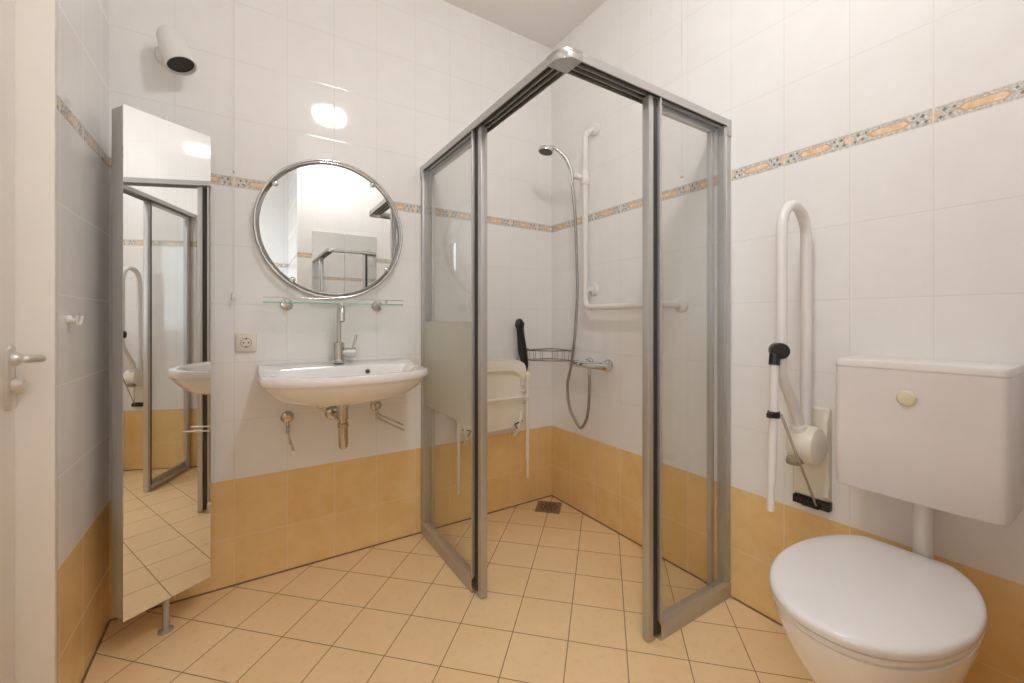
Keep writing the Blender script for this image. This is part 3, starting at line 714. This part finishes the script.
# ------------------------------------------------------------------ cistern, flush pipe, toilet
t = thing('toilet_cistern', (-.10, -1.806, .652), 'white plastic wall-mounted cistern above the toilet', 'cistern')
y0, y1 = -1.975, -1.629
def rr(xf, e, r): return [(x, y) for x, y in rrect(xf+e, y0+e, -.0008, y1-e, r)]
def cis(z, e, taper=0): return [(x+taper*(1 if x < -.07 else 0), y, z) for x, y in rrect(-.200+e, y0+e, -.0008, y1-e, .019)]
bm = new(); loft(bm, [cis(.652, .010, .006), cis(.655, .004, .003), cis(.662, .001, .001), cis(.80, 0), cis(1.0078, 0)]); obj('tank', bm, M_['cistern'], t)
bm = new(); loft(bm, [cis(1.0083, .0005), cis(1.0095, -.0005), cis(1.023, -.0005), cis(1.028, .002), cis(1.030, .007)]); obj('tank_cover', bm, M_['cistern'], t)
bm = new(); lathe(bm, [(.021, 0), (.021, .004), (.017, .008), (0, .009)], (-.1998, -1.795, .934), (-1, 0, 0)); obj('flush_button', bm, M_['beige'], t, label='beige oval flush button')
bm = new(); tube(bm, fillet([(-.078, -1.799, .6515), (-.078, -1.799, .47), (-.079, -1.797, .446)], .02), .0215, 20); lathe(bm, [(.026, 0), (.026, .02)], (-.078, -1.799, .6305), (0, 0, 1), 24)
tag(obj('flush_pipe', bm, M_['plastic']), 'white vertical flush pipe between the cistern and toilet bowl', 'pipe')

tyc = -1.770
def egg(s, z, xc=-.375, af=.289, ab=.305, clip=-.105, hw=.191, dx=0, n=96):
    out = []
    for k in range(n):
        a = 2*PI*k/n; c, sn = math.cos(a), math.sin(a)
        aa = ab if c > 0 else af
        # slightly squarer than an ellipse
        x = xc+aa*c; y = hw*(abs(sn)**.92)*(1 if sn >= 0 else -1)
        if x > clip: x = clip+(x-clip)*.05
        x = -.375+(x+.375)*s+dx
        out.append((x, tyc+y*s, z))
    return out
t = thing('toilet', (-.35, tyc, 0), 'white ceramic toilet with closed lid below the cistern', 'toilet')
def bowl(s, z, xf, xb, hw):
    out = []
    xc = (xf+xb)/2-.02
    for k in range(96):
        a = 2*PI*k/96; c, sn = math.cos(a), math.sin(a)
        x = xc+((xb-xc) if c > 0 else (xc-xf))*(abs(c)**(.75 if c > 0 else 1))*(1 if c > 0 else -1); y = hw*(abs(sn)**.85)*(1 if sn >= 0 else -1)
        out.append((x, tyc+y, z))
    return out
loops = [bowl(1, .001, -.50, -.13, .105), bowl(1, .02, -.495, -.135, .10), bowl(1, .12, -.485, -.13, .095), bowl(1, .20, -.51, -.11, .105), bowl(1, .28, -.562, -.09, .135),
         bowl(1, .34, -.605, -.075, .160), bowl(1, .39, -.628, -.068, .174), bowl(1, .425, -.642, -.062, .182), bowl(1, .440, -.643, -.062, .183), bowl(1, .445, -.635, -.068, .177)]
bm = new(); loft(bm, loops); obj('bowl', bm, M_['ceramic'], t)
bm = new(); loft(bm, [egg(.955, .4475), egg(.968, .450), egg(.974, .456), egg(.968, .462), egg(.950, .4640)]); obj('seat', bm, M_['plastic'], t)
bm = new(); loft(bm, [egg(.972, .4680), egg(.995, .4695), egg(1.003, .480), egg(.995, .4865), egg(.975, .4905), egg(.93, .4935), egg(.80, .4965), egg(.5, .499), egg(.1, .500)]); obj('lid', bm, mat('lid_plastic', (.82, .79, .775), .16, coat=.3), t)
for s in (-1, 1):
    bm = new(); tube(bm, [(-.095, tyc+s*.075-.018, .462), (-.095, tyc+s*.075+.018, .462)], .011, 14); obj('hinge', bm, M_['plastic'], t)

# daylight from an added, unseen window in the passage, as cool fill
wy0, wy1, wz0, wz1 = -2.92, -2.30, 1.0, 2.15
lt = bpy.data.lights.new('daylight_fill', 'AREA'); lt.shape = 'RECTANGLE'; lt.size = wz1-wz0; lt.size_y = wy1-wy0; lt.energy = 17; lt.color = (.80, .90, 1.0)
lo = bpy.data.objects.new('daylight_fill', lt); COL.objects.link(lo); lo.location = (XL-.26, (wy0+wy1)/2, (wz0+wz1)/2); lo.rotation_euler = (0, -PI/2, 0)
win = obj('added_window_1', box(new(), (XL-.11, wy0+.03, wz0+.03), (XL-.105, wy1-.03, wz1-.03)), M_['glass'], flat=True); win['kind'] = 'structure'
bm = new()
for a, b in (((wy0, wz0), (wy1, wz0+.04)), ((wy0, wz1-.04), (wy1, wz1)), ((wy0, wz0+.04), (wy0+.04, wz1-.04)), ((wy1-.04, wz0+.04), (wy1, wz1-.04))): box(bm, (XL-.13, a[0], a[1]), (XL-.08, b[0], b[1]), .002)
obj('added_window_frame', bm, M_['paint'], win)

# ------------------------------------------------------------------ camera and view
cam = bpy.data.cameras.new('camera'); co = bpy.data.objects.new('camera', cam); COL.objects.link(co)
co.location = (-1.7008, -2.1737, 1.1413); co.rotation_euler = (PI/2, 0, 1.0013-PI/2)
cam.sensor_width = 36; cam.lens = 420.08/1024*36; cam.shift_y = -20.43/1024; cam.clip_start = .02
C.camera = co
w = bpy.data.worlds.new('world'); C.world = w; w.use_nodes = True
w.node_tree.nodes['Background'].inputs[0].default_value = (.8, .85, .9, 1); w.node_tree.nodes['Background'].inputs[1].default_value = .2
C.view_settings.view_transform = 'Standard'; C.view_settings.look = 'None'; C.view_settings.gamma = 1
C.view_settings.use_curve_mapping = False; C.view_settings.exposure = .03
C.cycles.use_denoising = True; C.cycles.max_bounces = 14; C.cycles.diffuse_bounces = 8; C.cycles.glossy_bounces = 8
C.cycles.transparent_max_bounces = 24; C.cycles.caustics_reflective = True; C.cycles.sample_clamp_indirect = 6; C.cycles.blur_glossy = .5
